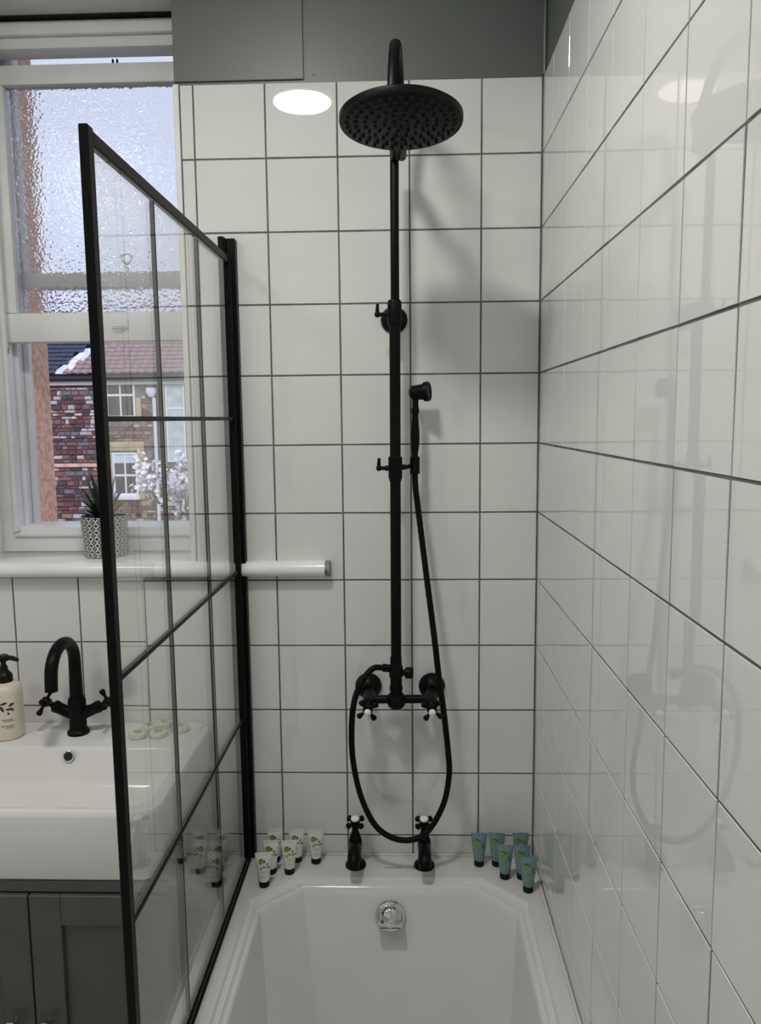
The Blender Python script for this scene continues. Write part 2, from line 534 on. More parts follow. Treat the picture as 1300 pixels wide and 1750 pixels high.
# lower sash, raised
LY0, LY1 = 0.162, 0.198
low = obj('lower_sash', MB().box(SX0, SX1, LY0, LY1, 1.752, 1.820, 0.004), 'timber', win)   # its bottom rail
obj('top_rail', MB().box(SX0, SX1, LY0, LY1, 2.331, 2.375, 0.004), 'timber', low)
obj('stile', MB().box(SX0, -1.206, LY0, LY1, 1.82, 2.331, 0.004), 'timber', low)
obj('stile', MB().box(-0.713, SX1, LY0, LY1, 1.82, 2.331, 0.004), 'timber', low)
obj('pane', MB().box(-1.212, -0.707, 0.178, 0.182, 1.815, 2.336), 'obscured', low)
lift = MB().box(-0.979, -0.939, LY0 - 0.004, LY0 + 0.001, 1.781, 1.803, 0.0015)
lift.tube([(-0.972, LY0 - 0.004, 1.787), (-0.972, LY0 - 0.014, 1.786), (-0.959, LY0 - 0.017, 1.785), (-0.946, LY0 - 0.014, 1.786), (-0.946, LY0 - 0.004, 1.787)], 0.0025, 8)
tag(obj('sash_lift', lift, 'timber', low), 'painted finger lift')
ct = MB().box(-0.9535, -0.9495, 0.170, 0.176, 2.374, 2.386, 0.001); ct.box(-0.9435, -0.9395, 0.170, 0.176, 2.374, 2.386, 0.001)
obj('sash_fastener', ct, 'black', low)
obj('inner_lining', MB().box(-1.345, WX0, WY - 0.006, 0.20, SILL - 0.02, 2.50, 0.002), 'timber', win)
obj('stop_block', MB().box(SX0, SX0 + 0.012, WY - 0.012, WY - 0.002, 1.722, 1.742, 0.003), 'black', win)
# upper sash, behind
UY0, UY1 = 0.211, 0.247
upp = obj('upper_sash', MB().box(SX0, SX1, UY0, UY1, 1.884, 1.921, 0.004), 'timber', win)
obj('top_rail', MB().box(SX0, SX1, UY0, UY1, 2.462, 2.499, 0.003), 'timber', upp)
obj('stile', MB().box(SX0, -1.206, UY0, UY1, 1.921, 2.462, 0.003), 'timber', upp)
obj('stile', MB().box(-0.713, SX1, UY0, UY1, 1.921, 2.462, 0.003), 'timber', upp)
obj('pane', MB().box(-1.212, -0.707, 0.227, 0.231, 1.915, 2.466), 'glass', upp)
rg = MB().lathe([(0.003, 0), (0.003, 0.022)], (-0.955, 0.216, 1.920), (0, 0, 1), 8)
rg.tube([(-0.955 + 0.012 * math.cos(a), 0.216, 1.952 + 0.012 * math.sin(a)) for a in [i * 2 * PI / 16 for i in range(17)]], 0.0028, 8)
obj('sash_ring', rg, 'timber', upp)
# sill board and its round nosing, which runs on along the tiles
obj('sill_board', MB().box(REV_L, REV_R, -0.012, WY - 0.003, SILL - 0.028, SILL, 0.002), 'sill', win)
def half_round(x0, x1):
    rs = []
    for x in (x0, x1):
        rs.append([(x, -0.030 + 0.0165 - 0.0165 * math.cos(a) if abs(a) < PI / 2 else 0.0, 1.2355 + 0.0165 * math.sin(a)) for a in [(-90 + 180 * k / 12) * PI / 180 for k in range(13)]] + [(x, -0.0008, 1.252), (x, -0.0008, 1.219)])
    return MB().rings(rs)
trim = struct('trim_1', half_round(-1.6, -0.4665), 'sill', 'white rounded wooden nosing of the window sill running on along the tiles')
en = half_round(-0.4665, -0.4555)
obj('worn_end', en, 'dirty', trim)

# ------------------------------------------------------------------ bath
DK = 0.56
bath = thing('bathtub', 'white bathtub with angled corners and stepped rim under the shower', 'bathtub', (-0.345, -0.85, 0))
def octo(i, z, c=0.09, e=0.0):
    x0, x1, y0, y1 = -0.623 + i, -0.037 - i, -1.60 + i + e * 0.6, -0.091 - i - e
    return [(x1, y1 - c, z), (x1 - c, y1, z), (x0 + c, y1, z), (x0, y1 - c, z), (x0, y0 + c, z), (x0 + c, y0, z), (x1 - c, y0, z), (x1, y0 + c, z)]
def outer(i, z):
    x0, x1, y0, y1 = -0.69 + i, -0.0022 - i, -1.70 + i, -0.0022 - i
    c = 0.004
    return [(x1, y1 - c, z), (x1 - c, y1, z), (x0 + c, y1, z), (x0, y1 - c, z), (x0, y0 + c, z), (x0 + c, y0, z), (x1 - c, y0, z), (x1, y0 + c, z)]
tub = MB()
tub.rings([outer(0.006, DK - 0.045), outer(0.0, DK - 0.045), outer(0.0, DK - 0.006), outer(0.002, DK - 0.0018), outer(0.006, DK),
           octo(0.0, DK), octo(0.0015, DK - 0.0025), octo(0.0035, DK - 0.006), octo(0.006, DK - 0.0072), octo(0.013, DK - 0.0085),
           octo(0.0155, DK - 0.012, 0.087), octo(0.018, DK - 0.0138, 0.085), octo(0.0235, DK - 0.0150, 0.082), octo(0.0265, DK - 0.019, 0.08), octo(0.028, DK - 0.026, 0.08, 0.002),
           octo(0.050, DK - 0.30, 0.085, 0.030), octo(0.062, DK - 0.365, 0.09, 0.050), octo(0.085, DK - 0.395, 0.095, 0.08), octo(0.13, DK - 0.405, 0.10, 0.14)], False, True)
obj('tub', tub, 'acrylic', bath, smooth=22)
obj('side_panel', MB().box(-0.683, -0.668, -1.695, -0.004, 0.0, DK - 0.044, 0.002), 'acrylic', bath)
# overflow on the end slope
on = Vector((0, -0.982, 0.19)).normalized(); oc = Vector((-0.3268, -0.1310, 0.496))
ov = obj('overflow', MB().lathe([(0.0, -0.012), (0.033, -0.012), (0.0335, 0.002), (0.031, 0.006), (0.0255, 0.0075), (0.0235, 0.004), (0.0, 0.004)], oc, on, 32), 'chrome', bath)
tag(ov, 'round chrome overflow')
side = Vector((1, 0, 0)); upv = side.cross(on) * -1
hb = MB()
hb.lathe([(0.0, 0.003), (0.0235, 0.003), (0.0245, 0.012), (0.0235, 0.020), (0.019, 0.026), (0.010, 0.0295), (0.0, 0.0305)], oc + upv * 0.003, on, 28)
obj('overflow_knob', hb, 'chrome', ov)
hl = MB()
mtx = Matrix.Translation(oc + on * 0.026 - upv * 0.007) @ Matrix((side, upv, on)).transposed().to_4x4()
hl.box(-0.0275, 0.0275, -0.0040, 0.0040, -0.012, 0.008, 0.002, mtx=mtx)
obj('overflow_bar', hl, 'chrome', ov)
hs = MB(); mtx2 = Matrix.Translation(oc + on * 0.020 - upv * 0.0135) @ Matrix((side, upv, on)).transposed().to_4x4()
hs.box(-0.021, 0.021, -0.0025, 0.0025, -0.012, 0.0065, 0.001, mtx=mtx2)
obj('overflow_slot', hs, 'gap', ov)
# maker's plate: a faint row of grey print on the deck, too small to read
pl = MB()
x = -0.341
for k in range(9):
    w = random.uniform(0.0022, 0.0042)
    pl.box(x, x + w, -0.0565, -0.053, DK - 0.0002, DK + 0.00025); x += w + 0.0009
tag(obj('maker_print', pl, 'print_grey', bath, smooth=0), None, None, None, 'stuff')
sl = MB().tube([(-0.630, -0.0042, DK + 0.001), (-0.0042, -0.0042, DK + 0.001), (-0.0042, -1.69, DK + 0.001)], 0.0036, 8)
obj('sealant', sl, 'caulk', bath)

# ------------------------------------------------------------------ bath pillar taps
def cross_handle(mb, c, axis, spin=0.0, L=0.021, r=0.0042):
    a = Vector(axis).normalized()
    up = Vector((1, 0, 0)) if abs(a.x) < 0.9 else Vector((0, 1, 0))
    e1 = (up - a * up.dot(a)).normalized(); e2 = a.cross(e1); c = Vector(c)
    for k in range(4):
        d = e1 * math.cos(spin + k * PI / 2) + e2 * math.sin(spin + k * PI / 2)
        mb.lathe([(r * 0.75, 0.004), (r * 0.75, L * 0.55), (r * 1.25, L * 0.72), (r * 1.35, L * 0.9), (r * 0.9, L), (0, L)], c, d, 10)
    mb.lathe([(0.0, -0.009), (0.0085, -0.009), (0.0105, -0.004), (0.0105, 0.004), (0.0085, 0.008), (0.0, 0.008)], c, a, 16)

def pillar_tap(x, label):
    t = thing('bath_tap', label, 'tap', (x, -0.046, DK), 'black pillar taps on the bath')
    y = -0.046
    b = MB().lathe([(0.0, 0.0), (0.0235, 0.0), (0.0235, 0.004), (0.020, 0.009), (0.015, 0.012), (0.0125, 0.018), (0.0125, 0.034), (0.0145, 0.040), (0.0145, 0.062), (0.012, 0.070), (0.0095, 0.078), (0.0075, 0.082), (0.0075, 0.094), (0.0, 0.094)], (x, y, DK), (0, 0, 1), 24)
    obj('tap_body', b, 'black', t)
    sp = MB().tube(smooth_path([(x, y - 0.004, DK + 0.050), (x, y - 0.026, DK + 0.054), (x, y - 0.048, DK + 0.052), (x, y - 0.062, DK + 0.044), (x, y - 0.066, DK + 0.034)], 5),
                   [0.0125 + 0.0018 * math.sin(i / 20 * PI) for i in range(21)], 16)
    obj('spout', sp, 'black', t)
    h = MB(); cross_handle(h, (x, y, DK + 0.103), (0, -0.12, 1), PI / 4, 0.024, 0.0052)
    hd = obj('cross_handle', h, 'black', t)
    cp = MB().lathe([(0.0, 0.007), (0.0095, 0.007), (0.0095, 0.011), (0.006, 0.0135), (0.0, 0.014)], (x, y, DK + 0.103), (0, -0.12, 1), 18)
    tag(obj('porcelain_cap', cp, 'porcelain', hd), 'white porcelain cap')
pillar_tap(-0.4062, 'black pillar tap with white cap, nearer the glass screen')
pillar_tap(-0.2515, 'black pillar tap with white cap, nearer the tiled side wall')

# ------------------------------------------------------------------ shower set on the back wall
PX, PY = -0.3095, -0.080
sh = thing('exposed_shower', 'matt black exposed shower pipe with round rain head on tiled wall', 'shower', (PX, 0, 0.9585))
obj('riser_tube', MB().tube([(PX - 0.0015, PY, 0.975), (PX, PY, 1.44), (PX + 0.0015, PY, 1.79)], 0.0112, 20), 'black', sh)
gn = [(PX + 0.002, PY, 1.78), (PX + 0.0025, PY, 2.00), (PX + 0.003, PY, 2.078)]
for k in range(1, 16):
    a = PI - PI * k / 15
    gn.append((PX + 0.003 + 0.0145 * k / 15, -0.2145 + 0.1345 * math.cos(PI - a) * -1, 2.082 + 0.136 * math.sin(a)))
gn.append((-0.2925, -0.349, 2.074))
obj('gooseneck', MB().tube(gn, [0.0088] * 2 + [0.0088 + 0.0014 * min(1, i / 9) for i in range(len(gn) - 2)], 18), 'black', sh)
# head: tipped a little towards the room
hc = Vector((-0.2920, -0.350, 2.0535)); hn = Vector((0, 0.105, 1)).normalized()
hr = 0.1025
hp = obj('shower_head', MB().lathe([(0.0, -0.0075), (hr - 0.009, -0.0075), (hr - 0.006, -0.006), (hr - 0.001, -0.006), (hr, -0.003), (hr, 0.0035), (hr - 0.004, 0.0065), (0.06, 0.0095), (0.03, 0.0115), (0.018, 0.015), (0.0165, 0.024), (0.011, 0.030), (0.0, 0.030)], hc, hn, 56), 'black', sh)
nz = MB(); e2 = hn.cross(Vector((1, 0, 0))).normalized()
for rr, cnt in ((0.012, 6), (0.028, 10), (0.044, 16), (0.060, 22), (0.076, 28), (0.090, 34)):
    for k in range(cnt):
        a = 2 * PI * k / cnt + rr * 40
        q = hc + Vector((1, 0, 0)) * rr * math.cos(a) + e2 * rr * math.sin(a)
        nz.lathe([(0.0032, -0.007), (0.0026, -0.0105), (0.0, -0.011)], q, hn, 7, caps=False)
tag(obj('nozzles', nz, 'rubber', hp), None, None, None, 'stuff')
# wall bracket
bz = 1.778
bk = MB().lathe([(0.0, 0.0), (0.0285, 0.0), (0.0285, 0.004), (0.025, 0.009), (0.011, 0.012), (0.009, 0.02), (0.009, 0.066), (0.0, 0.066)], (PX - 0.001, -0.0008, bz - 0.006), (0, -1, 0), 28)
bk.lathe([(0.0, -0.026), (0.0135, -0.026), (0.0145, -0.02), (0.0145, 0.018), (0.0125, 0.024), (0.0, 0.024)], (PX + 0.001, PY, bz), (0, 0, 1), 20)
bo = obj('wall_bracket', bk, 'black', sh)
def lever(z, parent, xx):
    m = MB().tube([(xx - 0.010, PY, z), (xx - 0.020, PY, z), (xx - 0.022, PY, z), (xx - 0.033, PY, z)], [0.0058, 0.0058, 0.0042, 0.0045], 12)
    m.ball((xx - 0.034, PY, z), 0.0062, 12)
    m.tube([(xx - 0.034, PY, z), (xx - 0.034, PY, z + 0.012), (xx - 0.0335, PY, z + 0.021)], [0.0045, 0.0036, 0.0030], 10)
    return obj('lever', m, 'black', parent)
lever(bz - 0.004, bo, PX)
# slider holding the hand shower
zs = 1.463
sd = MB().lathe([(0.0, -0.030), (0.0120, -0.030), (0.0145, -0.022), (0.0145, 0.020), (0.0125, 0.0225), (0.0, 0.0225)], (PX, PY, zs), (0, 0, 1), 20)
so = obj('slider', sd, 'black', sh)
lever(zs - 0.002, so, PX)
hx, hy = -0.2685, -0.0560
ha = MB().tube([(PX + 0.012, PY, zs), (PX + 0.020, PY, zs), (PX + 0.024, PY - 0.002, zs), (hx - 0.0112, hy, zs)], [0.0058, 0.0058, 0.0042, 0.0045], 12)
obj('holder_arm', ha, 'black', so)
cr_ = MB().lathe([(0.0086, -0.016), (0.0105, -0.016), (0.0105, 0.020), (0.0086, 0.020)], (hx, hy, zs), (0, 0, 1), 18, caps=False)
cr_.lathe([(0.0086, -0.016), (0.0086, 0.020)], (hx, hy, zs), (0, 0, 1), 18, caps=False)
obj('cradle', cr_, 'black', so)
# diverter
dz = 1.0235
dv = MB().lathe([(0.0, -0.042), (0.0135, -0.042), (0.0145, -0.036), (0.0125, -0.028), (0.0125, -0.013), (0.0148, -0.010), (0.0148, 0.012), (0.0125, 0.016), (0.0125, 0.032), (0.0, 0.032)], (PX - 0.0018, PY, dz), (0, 0, 1), 20)
do = obj('diverter', dv, 'black', sh)
kn = MB().lathe([(0.0, 0.010), (0.0065, 0.010), (0.0065, 0.018), (0.0115, 0.020), (0.0125, 0.024), (0.0125, 0.034), (0.0105, 0.037), (0.0, 0.037)], (PX - 0.0018, PY, dz - 0.001), (1, 0, -0.05), 18)
obj('diverter_knob', kn, 'black', do)
ol = MB().lathe([(0.0085, 0.010), (0.0085, 0.018), (0.0088, 0.020), (0.0088, 0.029), (0.0080, 0.029), (0.0080, 0.022)], (PX - 0.0018, PY, dz + 0.006), (-1, 0, 0.1), 16, caps=False)
obj('outlet', ol, 'black', do)
# mixer
mz = 0.9585
mbx = MB().tube([(-0.3790, -0.070, mz - 0.0005), (-0.236, -0.070, mz + 0.001)], 0.0092, 18)
mbx.ball((PX - 0.0018, -0.076, mz), 0.0215, 20)
mbx.lathe([(0.0, 0), (0.0125, 0), (0.0145, 0.006), (0.0125, 0.012), (0.0125, 0.022), (0.0, 0.022)], (PX - 0.0018, PY, mz + 0.006), (0, 0, 1), 20)
mo = obj('mixer_body', mbx, 'black', sh)
obj('boss_cap', MB().lathe([(0.0, 0.018), (0.010, 0.018), (0.010, 0.0235), (0.006, 0.026), (0.0, 0.0265)], (PX - 0.0018, -0.076, mz), (0, -1, 0), 16), 'black', mo)
for ex, sx in ((-0.3745, -1), (-0.2320, 1)):
    ez = 0.9655
    e = MB().lathe([(0.0, 0.0), (0.0295, 0.0), (0.0300, 0.004), (0.0270, 0.012), (0.0180, 0.020), (0.0135, 0.024), (0.0135, 0.04), (0.0, 0.04)], (ex, -0.0008, ez), (0, -1, 0), 30)
    eo = obj('escutcheon', e, 'black', mo)
    vx = ex - sx * 0.0035
    vb = MB().lathe([(0.0, -0.032), (0.0125, -0.032), (0.0135, -0.025), (0.0135, 0.012), (0.0138, 0.015), (0.0138, 0.022), (0.0105, 0.030), (0.0075, 0.034), (0.0075, 0.046), (0.0, 0.046)], (vx, -0.070, mz - 0.001), (0, -1, -0.12), 20)
    obj('valve', vb, 'black', mo)
    h = MB(); hcn = Vector((vx, -0.122, mz - 0.0055)); cross_handle(h, hcn, (0, -1, -0.12), PI / 4 + 0.15 * sx, 0.026, 0.0046)
    ho = obj('cross_handle', h, 'black', mo)
    cp = MB().lathe([(0.0, 0.007), (0.0075, 0.007), (0.0075, 0.0105), (0.005, 0.0125), (0.0, 0.013)], hcn, (0, -1, -0.12), 16)
    tag(obj('porcelain_cap', cp, 'porcelain', ho), 'white porcelain cap')

# hand shower and its hose
hsx = thing('hand_shower', 'black telephone style hand shower in cradle beside the riser, hose looping below', 'hand shower', (hx, hy, 1.45))
hd = MB().lathe([(0.0055, -0.010), (0.0062, 0.0), (0.0068, 0.012), (0.0064, 0.030), (0.0085, 0.045), (0.0098, 0.062), (0.0092, 0.080), (0.0072, 0.100), (0.0066, 0.112), (0.0082, 0.118), (0.0082, 0.124), (0.0066, 0.130), (0.0066, 0.150)], (hx, hy, 1.458), (0.012, 0.03, 1), 18)
obj('handle', hd, 'black', hsx)
hcx = Vector((hx - 0.0045, hy + 0.006, 1.6165)); hax = Vector((0.95, -0.28, 0.06))
hh = MB().lathe([(0.0, -0.006), (0.010, -0.005), (0.0145, 0.000), (0.0150, 0.010), (0.0160, 0.018), (0.0165, 0.024), (0.0200, 0.026), (0.0208, 0.034), (0.0195, 0.037), (0.017, 0.0372), (0.016, 0.035), (0.0, 0.035)], hcx, hax, 26)
obj('spray_head', hh, 'black', hsx)
hose = [(-0.3382, -0.0800, 1.0321), (-0.3425, -0.0801, 1.0325), (-0.3605, -0.086, 1.0325), (-0.3818, -0.095, 1.0105), (-0.3992, -0.108, 0.9713), (-0.4060, -0.112, 0.913), (-0.4045, -0.104, 0.8322), (-0.3883, -0.085, 0.7385),
        (-0.3548, -0.082, 0.6697), (-0.3033, -0.086, 0.6440), (-0.2514, -0.090, 0.6600), (-0.2126, -0.082, 0.7183), (-0.1980, -0.082, 0.7883), (-0.2006, -0.088, 0.8527), (-0.2108, -0.096, 0.9477),
        (-0.2196, -0.100, 1.0117), (-0.2299, -0.105, 1.1053), (-0.2464, -0.080, 1.2407), (-0.2610, -0.062, 1.3636), (-0.2670, -0.056, 1.415), (hx, hy, 1.452)]
hpth = smooth_path(hose, 14)
hrad = [0.0062 + (0.0004 if i % 2 else 0.0) for i in range(len(hpth))]
hrad[-1] = hrad[-2] = hrad[-3] = 0.0072
obj('hose', MB().tube(hpth, hrad, 12), 'hose', hsx)

# ------------------------------------------------------------------ glass bath screen
GX, GY0, GY1, GZ0, GZ1 = -0.655, -0.765, -0.030, 0.568, 1.9035
scr = thing('bath_screen', 'glass bath screen with black grid frame standing on the rim', 'shower screen', (GX, -0.4, DK))
obj('glass_pane', MB().box(GX - 0.003, GX + 0.003, GY0 + 0.006, GY1 - 0.004, GZ0 + 0.006, GZ1 - 0.006), 'glass', scr, smooth=0)
obj('front_post', MB().box(GX - 0.0058, GX + 0.0058, GY0 - 0.006, GY0 + 0.011, GZ0 - 0.006, GZ1 + 0.003, 0.0012), 'black', scr)
obj('top_rail', MB().box(GX - 0.0056, GX + 0.0056, GY0 + 0.011, GY1 - 0.012, GZ1 - 0.016, GZ1, 0.0012), 'black', scr)
obj('bottom_rail', MB().box(GX - 0.0056, GX + 0.0056, GY0 + 0.011, GY1 - 0.012, GZ0 - 0.006, GZ0 + 0.010, 0.0012), 'black', scr)
obj('rear_post', MB().box(GX - 0.0085, GX + 0.0085, GY1 - 0.012, GY1 + 0.006, GZ0 - 0.006, GZ1 + 0.003, 0.0012), 'black', scr)
wc = MB().box(-0.6725, -0.6600, -0.034, -0.0012, GZ0 - 0.006, 1.944, 0.0012)
wc.box(-0.6600, -0.6580, -0.030, -0.0012, GZ0 - 0.006, 1.942)
obj('wall_channel', wc, 'black', scr)
obj('wall_channel', MB().box(-0.6580, -0.6390, -0.022, -0.0012, GZ0 - 0.006, 1.942, 0.0012), 'black', scr)
for z in (1.5665, 1.2365, 0.9035):
    obj('glazing_bar', MB().box(GX - 0.0045, GX + 0.0045, GY0 + 0.011, GY1 - 0.012, z - 0.0035, z + 0.0035, 0.001), 'black', scr)
for y in (-0.5250, -0.2780):
    obj('glazing_bar', MB().box(GX - 0.0034, GX + 0.0034, y - 0.0022, y + 0.0022, GZ0 + 0.010, GZ1 - 0.018, 0.001), 'black', scr)
obj('seal_strip', MB().box(GX - 0.0098, GX - 0.0060, GY0, GY1, DK + 0.0005, DK + 0.016, 0.001), 'seal', scr)
obj('seal_strip', MB().box(GX + 0.0060, GX + 0.0080, GY0, GY1, DK + 0.0005, DK + 0.006, 0.0008), 'blackplastic', scr)

scr.rotation_euler = (0, -0.0030, 0)      # the old screen leans a touch outwards

# ------------------------------------------------------------------ vanity unit and basin
VX0, VX1, VYF = -1.262, -0.7195, -0.405
van = thing('vanity_unit', 'dark sage grey vanity cupboard with panelled doors under the basin', 'cabinet', (-0.99, -0.2, 0))
vc = MB().box(VX0, VX1, VYF + 0.012, -0.008, 0.08, 0.7445, 0.0015)
vc.box(VX0 + 0.02, VX1 - 0.02, VYF + 0.05, -0.02, 0.0, 0.08)
obj('carcass', vc, 'vanity', van)
obj('top_strip', MB().box(VX0, VX1, VYF - 0.003, VYF + 0.012, 0.7215, 0.7435, 0.001), 'vanity', van)
def door(x0, x1, knob_x):
    z0, z1, f = 0.09, 0.7185, 0.057
    d = obj('door', MB().box(x0 + f - 0.004, x1 - f + 0.004, VYF - 0.001, VYF + 0.010, z0 + f - 0.004, z1 - f + 0.004), 'vanity', van)   # recessed panel
    obj('stile', MB().box(x0, x0 + f, VYF - 0.010, VYF + 0.011, z0, z1, 0.0012), 'vanity', d)
    obj('stile', MB().box(x1 - f, x1, VYF - 0.010, VYF + 0.011, z0, z1, 0.0012), 'vanity', d)
    obj('rail', MB().box(x0 + f, x1 - f, VYF - 0.010, VYF + 0.011, z1 - f, z1, 0.0012), 'vanity', d)
    obj('rail', MB().box(x0 + f, x1 - f, VYF - 0.010, VYF + 0.011, z0, z0 + f, 0.0012), 'vanity', d)
    k = MB().lathe([(0.0, 0.0), (0.006, 0.0), (0.005, 0.008), (0.006, 0.014), (0.0135, 0.018), (0.0150, 0.024), (0.0120, 0.030), (0.0, 0.032)], (knob_x, VYF - 0.010, 0.474), (0, -1, 0), 20)
    tag(obj('knob', k, 'chrome', d), 'small chrome knob')
door(VX0, -0.9735, -1.008)
door(-0.9705, VX1, -0.9455)

BX0, BX1, BYF, BT = -1.300, -0.7300, -0.4150, 0.8773
bas = thing('wash_basin', 'square white ceramic basin on dark vanity below the sill', 'basin', (-1.015, -0.2, 0.745))
bm_ = MB()
def bo_(i, z, r): return rrect(BX0 + i, BX1 - i, BYF + i, -0.0022, r, z, 8)
def bi_(i, z, r, b=0.0): return rrect(BX0 + 0.024 + i, BX1 - 0.024 - i, BYF + 0.018 + i, -0.136 - i - b, r, z, 8)
bm_.rings([bo_(0.012, 0.7455, 0.032), bo_(0.006, 0.7465, 0.036), bo_(0.003, 0.752, 0.038), bo_(0.0, BT - 0.012, 0.042), bo_(0.0012, BT - 0.005, 0.041), bo_(0.004, BT - 0.0012, 0.039), bo_(0.008, BT, 0.036),
           bi_(-0.004, BT, 0.046), bi_(0.0, BT - 0.001, 0.044), bi_(0.003, BT - 0.004, 0.043), bi_(0.006, BT - 0.012, 0.042), bi_(0.016, BT - 0.060, 0.05, 0.004), bi_(0.026, BT - 0.078, 0.055, 0.006), bi_(0.045, BT - 0.090, 0.06, 0.006), bi_(0.09, BT - 0.098, 0.03, 0.006)])
obj('bowl', bm_, 'ceramic', bas)
ofn = Vector((0, -1, 0.22)).normalized(); ofc = Vector((-1.0040, -0.1475, 0.8610))
oo = obj('overflow_ring', MB().lathe([(0.0095, -0.003), (0.0122, -0.002), (0.0122, 0.0008), (0.0110, 0.0015), (0.0095, 0.001), (0.0095, -0.003)], ofc, ofn, 24, caps=False), 'chrome', bas)
obj('overflow_hole', MB().lathe([(0.0, -0.002), (0.0096, -0.002), (0.0096, 0.0004), (0.0, 0.0004)], ofc, ofn, 20), 'gap', oo)

# basin mixer
fx, fy = -1.0168, -0.062
fa = thing('basin_mixer', 'black swan neck mixer with two cross handles on basin edge', 'tap', (fx, fy, BT))
fb = MB().lathe([(0.0, 0.0), (0.0240, 0.0), (0.0240, 0.006), (0.0205, 0.009), (0.0185, 0.015), (0.0180, 0.042), (0.0190, 0.050), (0.0190, 0.076), (0.0165, 0.083), (0.0, 0.083)], (fx, fy, BT), (0, 0, 1), 26)
obj('tap_body', fb, 'black', fa)
nk = [(fx, fy, BT + 0.078), (fx, fy, BT + 0.165)]
for k in range(1, 15):
    a = PI - PI * 0.97 * k / 14
    nk.append((fx + 0.004 * k / 14, fy - 0.062 - 0.062 * math.cos(a), BT + 0.165 + 0.056 * math.sin(a)))
nk.append((fx + 0.004, fy - 0.1265, BT + 0.140))
obj('swan_neck', MB().tube(nk, [0.0145] + [0.0130] * (len(nk) - 2) + [0.0128], 18), 'black', fa)
for s in (-1, 1):
    ax = Vector((s * 0.90, 0.0, 0.43)).normalized()
    o0 = Vector((fx, fy, BT + 0.038))
    v = MB().lathe([(0.0, 0.010), (0.0125, 0.010), (0.0125, 0.046), (0.0135, 0.048), (0.0135, 0.056), (0.0085, 0.060), (0.0060, 0.063), (0.0060, 0.074), (0.0, 0.074)], o0, ax, 18)
    vo = obj('valve', v, 'black', fa)
    h = MB(); cross_handle(h, o0 + ax * 0.078, ax, 0.35 if s < 0 else 0.1, 0.032, 0.0048)
    obj('cross_handle', h, 'black', vo)

# soap dispenser
dx, dy = -1.1665, -0.080
ds = thing('soap_dispenser', 'cream pump soap bottle with printed leaf sprig beside the basin mixer', 'soap bottle', (dx, dy, BT))
db = MB().lathe([(0.0, 0.0005), (0.031, 0.0005), (0.0345, 0.004), (0.0352, 0.010), (0.0352, 0.104), (0.0335, 0.113), (0.027, 0.121), (0.0155, 0.125), (0.0150, 0.128), (0.0, 0.128)], (dx, dy, BT), (0, 0, 1), 36)
obj('bottle', db, 'cream', ds)
dp = MB().lathe([(0.0, 0.125), (0.0175, 0.125), (0.0175, 0.138), (0.0150, 0.142), (0.0090, 0.150), (0.0080, 0.158), (0.0055, 0.162), (0.0055, 0.170), (0.0115, 0.171), (0.0118, 0.181), (0.009, 0.184), (0.0, 0.184)], (dx, dy, BT), (0, 0, 1), 22)
dp.tube([(dx, dy, BT + 0.178), (dx + 0.024, dy - 0.006, BT + 0.1785), (dx + 0.037, dy - 0.010, BT + 0.1755)], [0.0062, 0.0052, 0.0042], 12)
obj('pump', dp, 'blackplastic', ds)
def on_cyl(cx, cy, z0, R, u, h):          # u: arc metres from the side facing the room, h: height
    a = -PI / 2 + u / R
    return (cx + R * math.cos(a), cy + R * math.sin(a), z0 + h)
def leaf_poly(mb, f, u, h, L, W, ang, n=5):
    """pointed leaf of n stations laid on the surface f(u, h)"""
    ca, sa = math.cos(ang), math.sin(ang); A = []; B = []
    for i in range(n + 1):
        t = i / n; w = W * math.sin(PI * t) ** 0.8 / 2
        A.append(f(u + ca * L * t - sa * w, h + sa * L * t + ca * w)); B.append(f(u + ca * L * t + sa * w, h + sa * L * t - ca * w))
    vs = A + B; k = n + 1
    mb.add(vs, [(i, i + 1, k + i + 1, k + i) for i in range(n)])
cam_u = 0.0352 * math.radians(28)
fd = lambda u, h: on_cyl(dx, dy, BT, 0.0355, u + cam_u, h)
lp = MB()
for u, h, L, W, a in ((-0.024, 0.081, 0.016, 0.0065, 0.25), (-0.024, 0.079, 0.015, 0.0065, -0.9), (-0.011, 0.083, 0.014, 0.006, 0.30), (-0.012, 0.081, 0.016, 0.0065, -1.15), (-0.030, 0.084, 0.013, 0.006, 0.9),
                      (0.004, 0.078, 0.014, 0.006, 0.45), (0.006, 0.075, 0.013, 0.006, -0.75), (-0.002, 0.0725, 0.011, 0.005, -0.2), (0.002, 0.066, 0.008, 0.004, -1.2)):
    leaf_poly(lp, fd, u, h, L, W, a)
obj('leaf_print', lp, 'ink', ds, smooth=0)
tp = MB()
for h, u0, u1 in ((0.048, -0.010, 0.012), (0.0445, -0.006, 0.010), (0.034, -0.012, 0.013), (0.030, -0.004, 0.012)):
    u = u0
    while u < u1:
        w = random.uniform(0.001, 0.0024)
        tp.add([fd(u, h), fd(u + w, h), fd(u + w, h + 0.0018), fd(u, h + 0.0018)], [(0, 1, 2, 3)]); u += w + 0.0007
tag(obj('small_print', tp, 'ink', ds, smooth=0), None, None, None, 'stuff')

